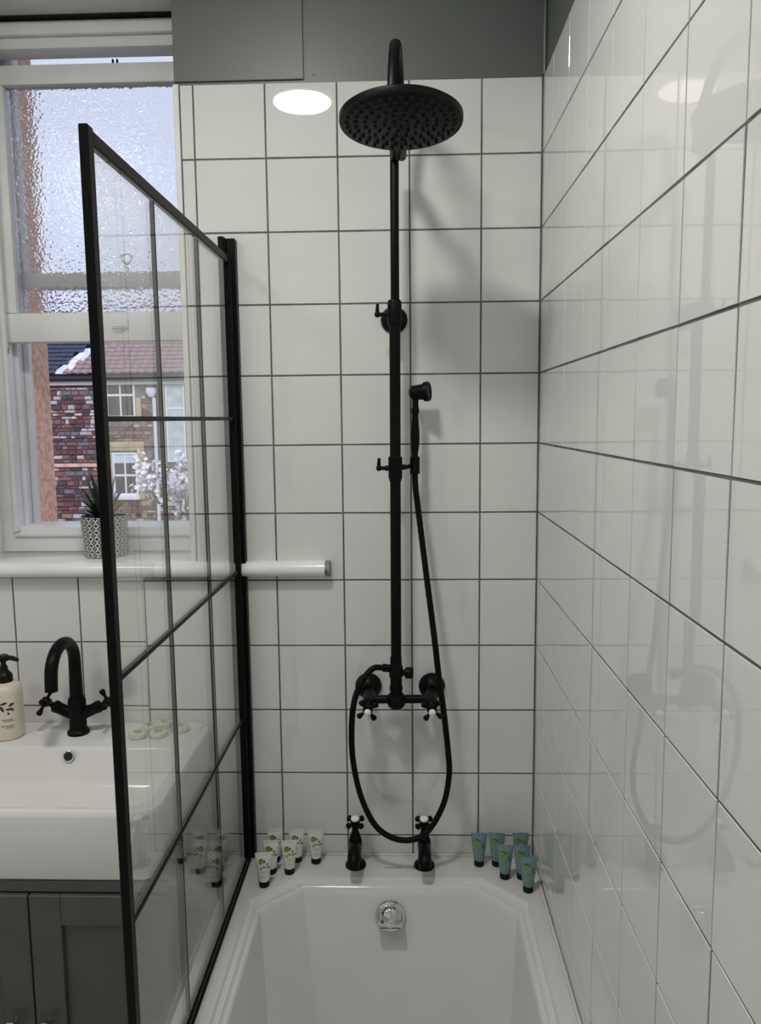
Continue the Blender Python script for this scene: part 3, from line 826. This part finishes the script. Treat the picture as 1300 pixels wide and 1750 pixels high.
# wrapped round soaps
def make_soap():
    t = thing('wrapped_soap', 'x', 'soap', (0, 0, 0), 'wrapped guest soaps on the basin')
    n = 32; rs = []
    for r, z, pl_ in ((0.0175, 0.0004, 0), (0.0198, 0.003, 0.0), (0.0203, 0.0065, 0.0), (0.0190, 0.0100, 0.0006), (0.0150, 0.0122, 0.0009), (0.0095, 0.0126, 0.0007), (0.0070, 0.0118, 0.0)):
        rs.append([(r * math.cos(2 * PI * k / n), r * math.sin(2 * PI * k / n), z + (pl_ if k % 2 else -pl_)) for k in range(n)])
    obj('wrapper', MB().rings(rs), 'soapwrap', t)
    st = MB().lathe([(0.0105, 0.0128), (0.0110, 0.0134), (0.0, 0.0136)], (0, 0, 0), (0, 0, 1), 24, caps=False)
    so_ = obj('sticker', st, 'tube_white', t)
    lf = MB(); fl = lambda u, h: (u, h, 0.0140)
    for u, h, L, W, a in ((-0.009, 0.000, 0.010, 0.0055, 0.4), (-0.006, 0.002, 0.009, 0.0055, -0.6), (0.000, 0.002, 0.009, 0.005, 0.3), (0.001, -0.002, 0.008, 0.0045, -0.4), (-0.006, -0.006, 0.012, 0.002, 0.0)):
        leaf_poly(lf, fl, u, h, L, W, a)
    obj('leaf_print', lf, 'leaf_print', so_, smooth=0)
    return t
soap0 = make_soap()
soaps = [(-0.8640, -0.0440, 0.0002, 0, 'cream wrapped guest soap behind the front two, towards the mixer'), (-0.8380, -0.0240, 0.0002, 0, 'cream wrapped guest soap hindmost, nearest the tiles'),
         (-0.7930, -0.0480, 0.0002, 0, 'cream wrapped guest soap on its own nearest the basin end'), (-0.8760, -0.0850, 0.0002, 0, 'cream wrapped guest soap frontmost and closest to the mixer'),
         (-0.8330, -0.0790, 0.0002, 0, 'cream wrapped guest soap in the middle of the front row')]
for i, (x, y, dz_, tl, lab) in enumerate(soaps):
    o = soap0 if i == 0 else copy_tree(soap0)
    o.location = (x, y, BT + dz_); o.rotation_euler = (0, 0, random.uniform(-0.4, 0.5)); o['label'] = lab

# ------------------------------------------------------------------ toiletry tubes on the bath deck
def make_tube(mname):
    """tube standing on its black cap, widening into a flat crimped end; local origin at the cap's foot, print faces -Y"""
    t = thing('toiletry_tube', 'x', 'toiletry tube', (0, 0, 0), 'x')
    obj('cap', MB().lathe([(0.0, 0.0002), (0.0105, 0.0002), (0.0118, 0.0015), (0.0122, 0.0145), (0.0113, 0.016), (0.0, 0.016)], (0, 0, 0), (0, 0, 1), 24), 'blackplastic', t)
    def sect(h):                    # half width, half depth
        s = min(max((h - 0.018) / 0.058, 0), 1)
        return 0.0128 + (0.0195 - 0.0128) * s, 0.0128 * (1 - s) ** 0.75 + 0.0012
    def surf(u, h, lift=0.0):       # u -1..1 across the front
        a, b = sect(h); x = a * u
        return (x, -b * math.sqrt(max(0, 1 - min(u * u, 1))) - lift, h)
    n = 28; rs = []
    for h in (0.0150, 0.0165, 0.018, 0.026, 0.036, 0.046, 0.056, 0.066, 0.0745, 0.076, 0.084):
        a, b = sect(h)
        if h < 0.0155: a, b = 0.010, 0.010
        if h > 0.0755: a, b = 0.0195, 0.0012
        rs.append([(a * math.cos(2 * PI * k / n), b * math.sin(2 * PI * k / n), h) for k in range(n)])
    obj('tube_body', MB().rings(rs), mname, t)
    f = lambda u, h: surf(u / 0.019, h, 0.0005)
    lp_, ld = MB(), MB()
    for u, h, L, W, a in ((-0.013, 0.064, 0.010, 0.0065, 0.35), (-0.012, 0.058, 0.009, 0.006, 1.0), (-0.006, 0.056, 0.011, 0.006, 1.4), (-0.004, 0.062, 0.010, 0.006, 0.15), (-0.010, 0.052, 0.010, 0.005, -0.9), (-0.004, 0.050, 0.009, 0.005, 0.4), (0.001, 0.0535, 0.007, 0.004, -0.6)):
        leaf_poly(lp_, f, u, h, L, W, a)
    for u, h, L, W, a in ((-0.010, 0.068, 0.009, 0.004, 0.1), (0.007, 0.055, 0.007, 0.004, 0.9), (0.011, 0.0515, 0.007, 0.0035, -0.3), (0.009, 0.047, 0.006, 0.003, 1.3), (-0.003, 0.0665, 0.008, 0.003, -0.2)):
        leaf_poly(ld, f, u, h, L, W, a)
    obj('leaf_print', lp_, 'leaf_print', t, smooth=0)
    obj('dark_leaf_print', ld, 'leaf_dark', t, smooth=0)
    tx = MB()
    for h, u0, u1 in ((0.0405, -0.006, 0.007), (0.0375, -0.004, 0.005), (0.029, -0.005, 0.006), (0.0265, -0.003, 0.004)):
        u = u0
        while u < u1:
            w = random.uniform(0.0008, 0.002)
            tx.add([f(u, h), f(u + w, h), f(u + w, h + 0.0012), f(u, h + 0.0012)], [(0, 1, 2, 3)]); u += w + 0.0006
    tag(obj('small_print', tx, 'print_grey', t, smooth=0), None, None, None, 'stuff')
    return t
w0, t0 = make_tube('tube_white'), make_tube('tube_teal')
whites = [(-0.6000, -0.1270, 'small white leaf printed tube frontmost, beside the screen foot'), (-0.5925, -0.0775, 'small white leaf printed tube second in the row along the screen'), (-0.5915, -0.0300, 'small white leaf printed tube hindmost in the row along the screen'),
          (-0.5520, -0.0770, 'small white leaf printed tube at front of the middle pair'), (-0.5415, -0.0300, 'small white leaf printed tube at back of the middle pair'), (-0.4975, -0.0350, 'small white leaf printed tube standing alone towards the tap')]
teals = [(-0.1280, -0.0400, 'small teal gel tube standing alone towards the tap'), (-0.0880, -0.0395, 'small teal gel tube at back of the middle pair'), (-0.0760, -0.0890, 'small teal gel tube at front of the middle pair'),
         (-0.0345, -0.0390, 'small teal gel tube hindmost in the corner of the tiled walls'), (-0.0390, -0.0895, 'small teal gel tube second in the row along the tiled side wall'), (-0.0325, -0.1370, 'small teal gel tube frontmost in the row along the tiled side wall')]
for proto, rows, grp, base in ((w0, whites, 'white toiletry tubes on the bath corner', 0.18), (t0, teals, 'teal toiletry tubes on the bath corner', -0.12)):
    for i, (x, y, lab) in enumerate(rows):
        o = proto if i == 0 else copy_tree(proto)
        o.location = (x, y, DK); o.scale = (0.93, 0.93, 0.91); o.rotation_euler = (0, 0, base * 0.6 + random.uniform(-0.10, 0.10)); o['label'] = lab; o['group'] = grp

# ------------------------------------------------------------------ plant on the sill
qx, qy = -0.9960, 0.095
po = thing('potted_plant', 'spiky green plant in black and white patterned pot on window sill', 'plant', (qx, qy, SILL))
obj('pot', MB().lathe([(0.0, 0.0003), (0.044, 0.0003), (0.0465, 0.003), (0.0535, 0.094), (0.0535, 0.096), (0.0505, 0.096), (0.050, 0.084), (0.0, 0.084)], (qx, qy, SILL), (0, 0, 1), 40), 'pot', po)
obj('soil', MB().lathe([(0.0, 0.083), (0.0495, 0.083), (0.047, 0.088), (0.02, 0.091), (0.0, 0.092)], (qx, qy, SILL), (0, 0, 1), 24), 'soil', po)
def spike(az, lean, L, W):
    mb = MB(); n = 7; o0 = Vector((qx + 0.008 * math.cos(az), qy + 0.008 * math.sin(az), SILL + 0.088))
    d = Vector((math.cos(az), math.sin(az), 0)); sd_ = Vector((-d.y, d.x, 0)); rs = []
    for i in range(n + 1):
        t = i / n; ang = lean * (0.55 + 0.6 * t)
        if i: o0 = o0 + (d * math.sin(ang) + Vector((0, 0, 1)) * math.cos(ang)) * L / n
        w = W * (0.75 + 0.9 * t - 1.6 * t * t if t < 0.6 else 0.714 * (1 - t) / 0.4) / 2 + 0.0004
        nn = d * math.cos(ang) - Vector((0, 0, 1)) * math.sin(ang)
        rs.append([o0 - sd_ * w, o0 + nn * w * 0.42, o0 + sd_ * w, o0 + nn * w * 0.15])
    mb.rings(rs)
    return obj('leaf', mb, 'plant', po, smooth=50)
for az, lean, L, W in ((172, 0.80, 0.092, 0.024), (215, 0.55, 0.095, 0.025), (160, 0.25, 0.112, 0.022), (225, 0.20, 0.112, 0.024), (195, 1.45, 0.060, 0.024), (245, 1.2, 0.058, 0.024), (320, 0.5, 0.10, 0.024), (355, 1.0, 0.075, 0.024),
                       (180, 0.95, 0.080, 0.022), (205, 0.75, 0.085, 0.022), (150, 0.5, 0.088, 0.020), (235, 0.9, 0.070, 0.022), (265, 0.7, 0.072, 0.022), (300, 0.8, 0.075, 0.022), (335, 0.75, 0.085, 0.022), (0, 0.55, 0.088, 0.022), (30, 0.4, 0.085, 0.018),
                       (70, 0.2, 0.10, 0.018), (120, 0.35, 0.10, 0.018), (200, 0.32, 0.115, 0.020), (290, 0.25, 0.105, 0.020), (345, 0.3, 0.11, 0.018), (190, 1.25, 0.066, 0.020)):
    spike(math.radians(az), lean, L, W)

# ------------------------------------------------------------------ ceiling light and an added fill light
def ceiling_or_fill_light(name_label, x, y, r, m):
    la = thing('ceiling_or_fill_light', name_label, 'light', (x, y, CEIL))
    k = r / 0.09
    obj('lamp_base', MB().lathe([(0.0, 0.0), (r + 0.012, 0.0), (r + 0.016, -0.012), (r + 0.013, -0.030), (r + 0.001, -0.032), (0.0, -0.024)], (x, y, CEIL - 0.0005), (0, 0, 1), 40), 'lamp_base', la)
    obj('diffuser', MB().lathe([(r, -0.0335), (r * 0.97, -0.0375), (r * 0.8, -0.0420), (r * 0.4, -0.0450), (0.0, -0.0455)], (x, y, CEIL), (0, 0, 1), 40), m, la)
ceiling_or_fill_light('round flush ceiling light over the bath, mirrored in the glossy tiles', -0.605, -0.900, 0.09, 'lamp')
ceiling_or_fill_light('added round fill light over the middle of the bathroom, out of view', -1.55, -1.30, 0.19, 'fill_lamp')  # made-up fixture out of view, evens out the dark lower walls

# ------------------------------------------------------------------ outside: the house across the yard
BY = 20.0
tag(obj('ground_yard', MB().box(-40, 30, 0.5, 60, -4.2, -4.0), 'ground'), None, None, None, 'structure')
hs_ = thing('stone_house', 'rubble stone terraced house with rose tiled roof across the yard', 'house', (-8.3, BY, -4.0))
HX0, HX1 = -16.0, 5.0
hw = MB().box(HX0, HX1, BY + 0.03, BY + 5.0, -4.0, 2.78)
obj('wall', hw, 'mortar', hs_, smooth=0)
holes = [(-8.62, -7.64, 1.60, 2.70), (-8.62, -7.52, -0.66, 1.0), (-7.10, -6.22, 0.30, 2.72), (-7.26, -7.10, -4, 2.72)]
bands = [(0.29, 0.41)]
def stone_shape():
    """unit rough block, face towards -Y: chamfered, corners knocked about"""
    q = lambda s: random.uniform(-s, s)
    A = [(-0.5 + q(.05), 0.5, -0.5 + q(.08)), (0.5 + q(.05), 0.5, -0.5 + q(.08)), (0.5 + q(.05), 0.5, 0.5 + q(.08)), (-0.5 + q(.05), 0.5, 0.5 + q(.08))]
    B = [(x * 0.98, 0.0, z * 0.98) for x, y, z in A]
    Cc = [(x * 0.80 + q(.04), -0.5 + q(.2), z * 0.72 + q(.05)) for x, y, z in A]
    return MB().rings([A, B, Cc], False, True)
stone_mb = [stone_shape() for _ in range(10)]
stone_me = []
for s_ in stone_mb:
    me = s_.mesh('stone', smooth=0); me.materials.append(M['s_red']); stone_me.append(me)
def stone_kind(x, z):
    if x < -8.75:
        w = [5, 3, 3, 2.4, 0.3, 0.2, 2.5] if z < 1.7 else [2.5, 1.5, 4.5, 2.0, 0.5, 0.3, 3]
        if 1.1 < z < 1.9: w[3] += 3
    elif x < -7.3:
        w = [2, 2.2, 1.2, 1.2, 3.0, 2.2, 0.8]
    else:
        w = [0.8, 1.2, 1.5, 2.2, 2.5, 3.0, 0.8]
    return random.choices(range(7), w)[0]
cells = []
z = -4.0
while z < 2.62:
    h = random.choice((0.085, 0.10, 0.12, 0.15))
    if any(z < b1 and z + h > b0 for b0, b1 in bands):
        b0, b1 = bands[0]
        if z < b0 - 0.06: h = b0 - z - 0.005
        else: z = b1 + 0.005; continue
    x = -14.5 + random.uniform(0, 0.2)
    while x < 4.6:
        w = random.choice((random.uniform(0.10, 0.22), random.uniform(0.18, 0.36)))
        if not any(x + w > a + 0.02 and x < b - 0.02 and z + h > c + 0.02 and z < d - 0.02 for a, b, c, d in holes):
            cells.append((x + w / 2, z + h / 2, w - 0.018, h - 0.016))
        x += w
    z += h
inview = [c for c in cells if -10.35 < c[0] < -6.05 and c[1] > -1.45]
inview.sort(key=lambda c: -c[2] * c[3])
single = set(inview[:290]); rest = MB()
for c in cells:
    k = stone_kind(c[0], c[1]); v = random.randrange(10); d = random.uniform(0.05, 0.09)
    if c in single:
        o = bpy.data.objects.new('stone', stone_me[v]); C.objects.link(o); o.parent = hs_
        o.location = (c[0] + 8.3, 0.01, c[1] + 4.0); o.scale = (c[2], d, c[3])
        o.material_slots[0].link = 'OBJECT'; o.material_slots[0].material = M[STONES[k][1]]
    else:
        s_ = stone_mb[v]
        rest.add([(c[0] + a * c[2], BY + 0.01 + b * d, c[1] + e * c[3]) for a, b, e in s_.v], s_.f, k)
ro = obj('rubble_courses', rest, [M[nm] for _, nm in STONES], hs_, smooth=0)
ro['kind'] = 'stuff'
obj('string_course', MB().box(-14.5, -8.62, BY - 0.06, BY + 0.03, 0.30, 0.40, 0.01), 'pinkband', hs_)
obj('string_course', MB().box(-7.52, -7.26, BY - 0.06, BY + 0.03, 0.30, 0.40, 0.01), 'pinkband', hs_)
def house_window(x0, x1, z0, z1, mull, blind=None, sill=True, inner='darkroom', trans=None):
    f = 0.055
    wm = MB()
    wm.box(x0, x0 + f, BY - 0.02, BY + 0.06, z0, z1); wm.box(x1 - f, x1, BY - 0.02, BY + 0.06, z0, z1)
    wm.box(x0 + f, x1 - f, BY - 0.02, BY + 0.06, z1 - f, z1); wm.box(x0 + f, x1 - f, BY - 0.02, BY + 0.06, z0, z0 + f)
    zt = trans if trans else (z0 + z1) / 2
    wm.box(x0 + f, x1 - f, BY - 0.01, BY + 0.05, zt - 0.03, zt + 0.03)
    wo = obj('window', wm, 'upvc', hs_, smooth=0)
    xs = [x0 + f] + [x0 + f + (x1 - x0 - 2 * f) * (i + 1) / (mull + 1) for i in range(mull)] + [x1 - f]
    for xm in xs[1:-1]:
        obj('mullion', MB().box(xm - 0.022, xm + 0.022, BY - 0.005, BY + 0.05, z0 + f, z1 - f), 'upvc', wo, smooth=0)
    for i in range(len(xs) - 1):
        for a, b in ((z0 + f, zt - 0.03), (zt + 0.03, z1 - f)):
            obj('pane', MB().box(xs[i] + 0.005, xs[i + 1] - 0.005, BY + 0.012, BY + 0.022, a, b), inner, wo, smooth=0)
    if blind:
        obj('blind', MB().box(x0 + f, x1 - f, BY + 0.004, BY + 0.011, blind, z1 - f), 'blind', wo, smooth=0)
    if sill:
        obj('window_sill', MB().box(x0 - 0.02, x1 + 0.05, BY - 0.14, BY + 0.02, z0 - 0.12, z0, 0.01), 'upvc', wo)
house_window(-8.56, -7.74, 1.66, 2.66, 1, trans=2.28, sill=False)
house_window(-8.46, -7.76, -0.50, 0.70, 1, blind=0.40, trans=0.06)
house_window(-6.90, -6.36, 0.42, 2.60, 0, inner='curtain', trans=1.9, sill=False)
obj('lintel', MB().box(-8.66, -7.54, BY - 0.05, BY + 0.03, 0.74, 1.00, 0.015), 'ashlar', hs_)
obj('jamb_stone', MB().box(-7.74, -7.58, BY - 0.04, BY + 0.03, -0.62, 0.73, 0.012), 'ashlar', hs_)
obj('jamb_stone', MB().box(-7.72, -7.58, BY - 0.04, BY + 0.03, 1.60, 2.2, 0.012), 'ashlar', hs_)
obj('jamb_stone', MB().box(-8.66, -8.47, BY - 0.04, BY + 0.03, -0.62, 0.73, 0.012), 'ashlar', hs_)
obj('jamb_stone', MB().box(-7.10, -6.92, BY - 0.05, BY + 0.03, 0.30, 2.72, 0.012), 'ashlar', hs_)
obj('jamb_stone', MB().box(-6.34, -6.20, BY - 0.05, BY + 0.03, 0.30, 2.72, 0.012), 'ashlar', hs_)
dpipe = MB().tube([(-7.18, BY - 0.10, -4.0), (-7.18, BY - 0.10, 2.2)], 0.052, 10)
dpo = obj('downpipe', dpipe, 'pipe', hs_)
hop = MB().rings([[(x_ * s + -7.24, BY - 0.10 + y_ * s * 0.7, zz) for x_, y_ in ((-1, -1), (1, -1), (1, 1), (-1, 1))] for s, zz in ((0.06, 2.22), (0.12, 2.34), (0.12, 2.46))])
obj('hopper', hop, 'pipe', dpo)
# eaves and roof
obj('gutter', MB().tube([(HX0, BY - 0.18, 2.74), (HX1, BY - 0.18, 2.74)], 0.075, 10), 'gutter', hs_)
obj('fascia', MB().box(HX0, HX1, BY - 0.10, BY + 0.02, 2.56, 2.68), 'fascia', hs_)
sl_ = math.radians(36); EZ, EY = 2.84, BY - 0.20
rdk = MB(); L_ = 3.0
rdk.add([(HX0, EY, EZ - 0.05), (HX1, EY, EZ - 0.05), (HX1, EY + L_ * math.cos(sl_), EZ - 0.05 + L_ * math.sin(sl_)), (HX0, EY + L_ * math.cos(sl_), EZ - 0.05 + L_ * math.sin(sl_)),
         (HX0, EY + 2 * L_ * math.cos(sl_), EZ - 0.05), (HX1, EY + 2 * L_ * math.cos(sl_), EZ - 0.05)], [(0, 1, 2, 3), (3, 2, 5, 4), (0, 4, 5, 1), (0, 3, 4), (1, 5, 2)])
obj('roof', rdk, 'slate', hs_, smooth=0)
tw, tl, st_ = 0.225, 0.30, 0.215
def roof_tile_mb(flat):
    mb = MB(); n = 6; prof = []
    for k in range(n + 1):
        u = k / n
        prof.append((-tw / 2 + tw * u, 0.012 if flat else 0.026 * (0.5 + 0.5 * math.sin(2 * PI * u))))
    P = lambda x_, s, hgt: (x_, s * math.cos(sl_) - hgt * math.sin(sl_), s * math.sin(sl_) + hgt * math.cos(sl_))
    top0 = [P(x_, 0, h_ + 0.060) for x_, h_ in prof]; top1 = [P(x_, tl, h_ + 0.012) for x_, h_ in prof]; bot0 = [P(x_, 0, h_ + 0.012) for x_, h_ in prof]
    k = n + 1
    mb.add(bot0 + top0 + top1, [(i, i + 1, k + i + 1, k + i) for i in range(n)] + [(k + i, k + i + 1, 2 * k + i + 1, 2 * k + i) for i in range(n)])
    return mb
rt, rs_ = roof_tile_mb(False), roof_tile_mb(True)
rt_me, rs_me = rt.mesh('roof_tile', smooth=40), rs_.mesh('roof_tile', smooth=40)
rt_me.materials.append(M['rooftile']); rs_me.materials.append(M['slate'])
others = MB()
for r in range(13):
    s = r * st_; y, zz = EY + s * math.cos(sl_), EZ + s * math.sin(sl_)
    valley = -9.75 + 0.55 * (r / 6)
    x = HX0 + 0.2
    while x < HX1:
        is_slate = x < valley - 0.1
        if not (valley - 0.12 < x < valley + 0.22):
            if -10.5 < x < -5.9 and r < 7:
                o = bpy.data.objects.new('roof_tile', rs_me if is_slate else rt_me); C.objects.link(o); o.parent = hs_
                o.location = (x + 8.3 + random.uniform(-.008, .008), y - BY, zz + 4.0 + random.uniform(-.006, .006))
            else:
                q = rs_ if is_slate else rt
                others.add([(a + x, b + y, c + zz) for a, b, c in q.v], q.f, 1 if is_slate else 0)
        x += tw
oo_ = obj('roof_tiling', others, ['rooftile', 'slate'], hs_, smooth=40)
oo_['kind'] = 'stuff'
vf = MB()
for (xa, s0), (xb, s1) in (((-9.75, 0.0), (-9.20, 6 * st_)),):
    P2 = lambda x_, s, hgt: (x_, EY + s * math.cos(sl_) - hgt * math.sin(sl_), EZ + s * math.sin(sl_) + hgt * math.cos(sl_))
    vf.add([P2(xa - 0.18, s0, 0.02), P2(xa + 0.22, s0, 0.02), P2(xb + 0.22, s1, 0.02), P2(xb - 0.18, s1, 0.02), P2(xa - 0.18, s0, 0.045), P2(xa + 0.22, s0, 0.045), P2(xb + 0.22, s1, 0.045), P2(xb - 0.18, s1, 0.045)],
           [(0, 1, 2, 3), (4, 5, 6, 7), (0, 1, 5, 4), (1, 2, 6, 5), (2, 3, 7, 6), (3, 0, 4, 7)])
tag(obj('valley_flashing', vf, 'lead', hs_, smooth=0), 'pale lead valley')

# blossoming tree in the yard
random.seed(5)
tr = thing('blossom_tree', 'small tree in white blossom in front of the stone house', 'tree', (-4.55, 14.0, -4.0))
trk = MB()
trk.tube(smooth_path([(-4.55, 14, -4.0), (-4.60, 14.02, -2.8), (-4.52, 14, -1.8), (-4.5, 14, -0.9)], 5), [0.11 - 0.004 * i for i in range(16)], 8)
tips = []
def branch(p, d, L, r, lev):
    pts = [p]; q = p.copy()
    for i in range(4):
        d = (d + Vector((random.uniform(-.22, .22), random.uniform(-.22, .22), random.uniform(-.05, .2)))).normalized()
        q = q + d * L / 4; pts.append(q.copy())
        if lev > 0: tips.append(q.copy())
    trk.tube(pts, [r, r * .85, r * .7, r * .55, r * .4], 5)
    if lev < 3:
        for k in range(3):
            a = pts[random.choice((2, 3, 4))]
            branch(a, (d + Vector((random.uniform(-.9, .9), random.uniform(-.9, .9), random.uniform(-.35, .7)))).normalized(), L * 0.68, r * 0.5, lev + 1)
for k in range(6):
    a = k * PI / 3 + 0.4
    branch(Vector((-4.5, 14, -1.42 + 0.12 * k)), Vector((math.cos(a) * 0.9, math.sin(a) * 0.8, 0.75)), 0.95, 0.05, 0)
obj('trunk', trk, 'bark', tr)
blm = MB()
for p in tips:
    for rep in range(random.choice((1, 1, 2, 2))):
        c = p + Vector((random.uniform(-.09, .09), random.uniform(-.09, .09), random.uniform(-.06, .10)))
        up_ = Vector((random.uniform(-1, 1), random.uniform(-1, 0.4), random.uniform(0.1, 1))).normalized()
        e1 = up_.orthogonal().normalized(); e2_ = up_.cross(e1); R0 = random.uniform(0.035, 0.065)
        for k in range(5):
            a = 2 * PI * k / 5
            d = e1 * math.cos(a) + e2_ * math.sin(a); s2 = e1 * -math.sin(a) + e2_ * math.cos(a)
            blm.add([c, c + d * R0 * .6 + s2 * R0 * .42 + up_ * R0 * .3, c + d * R0 * 1.1 + up_ * R0 * .55, c + d * R0 * .6 - s2 * R0 * .42 + up_ * R0 * .3], [(0, 1, 2, 3)])
tag(obj('blossoms', blm, 'blossom', tr, smooth=0), 'white blossoms', None, None, 'stuff')
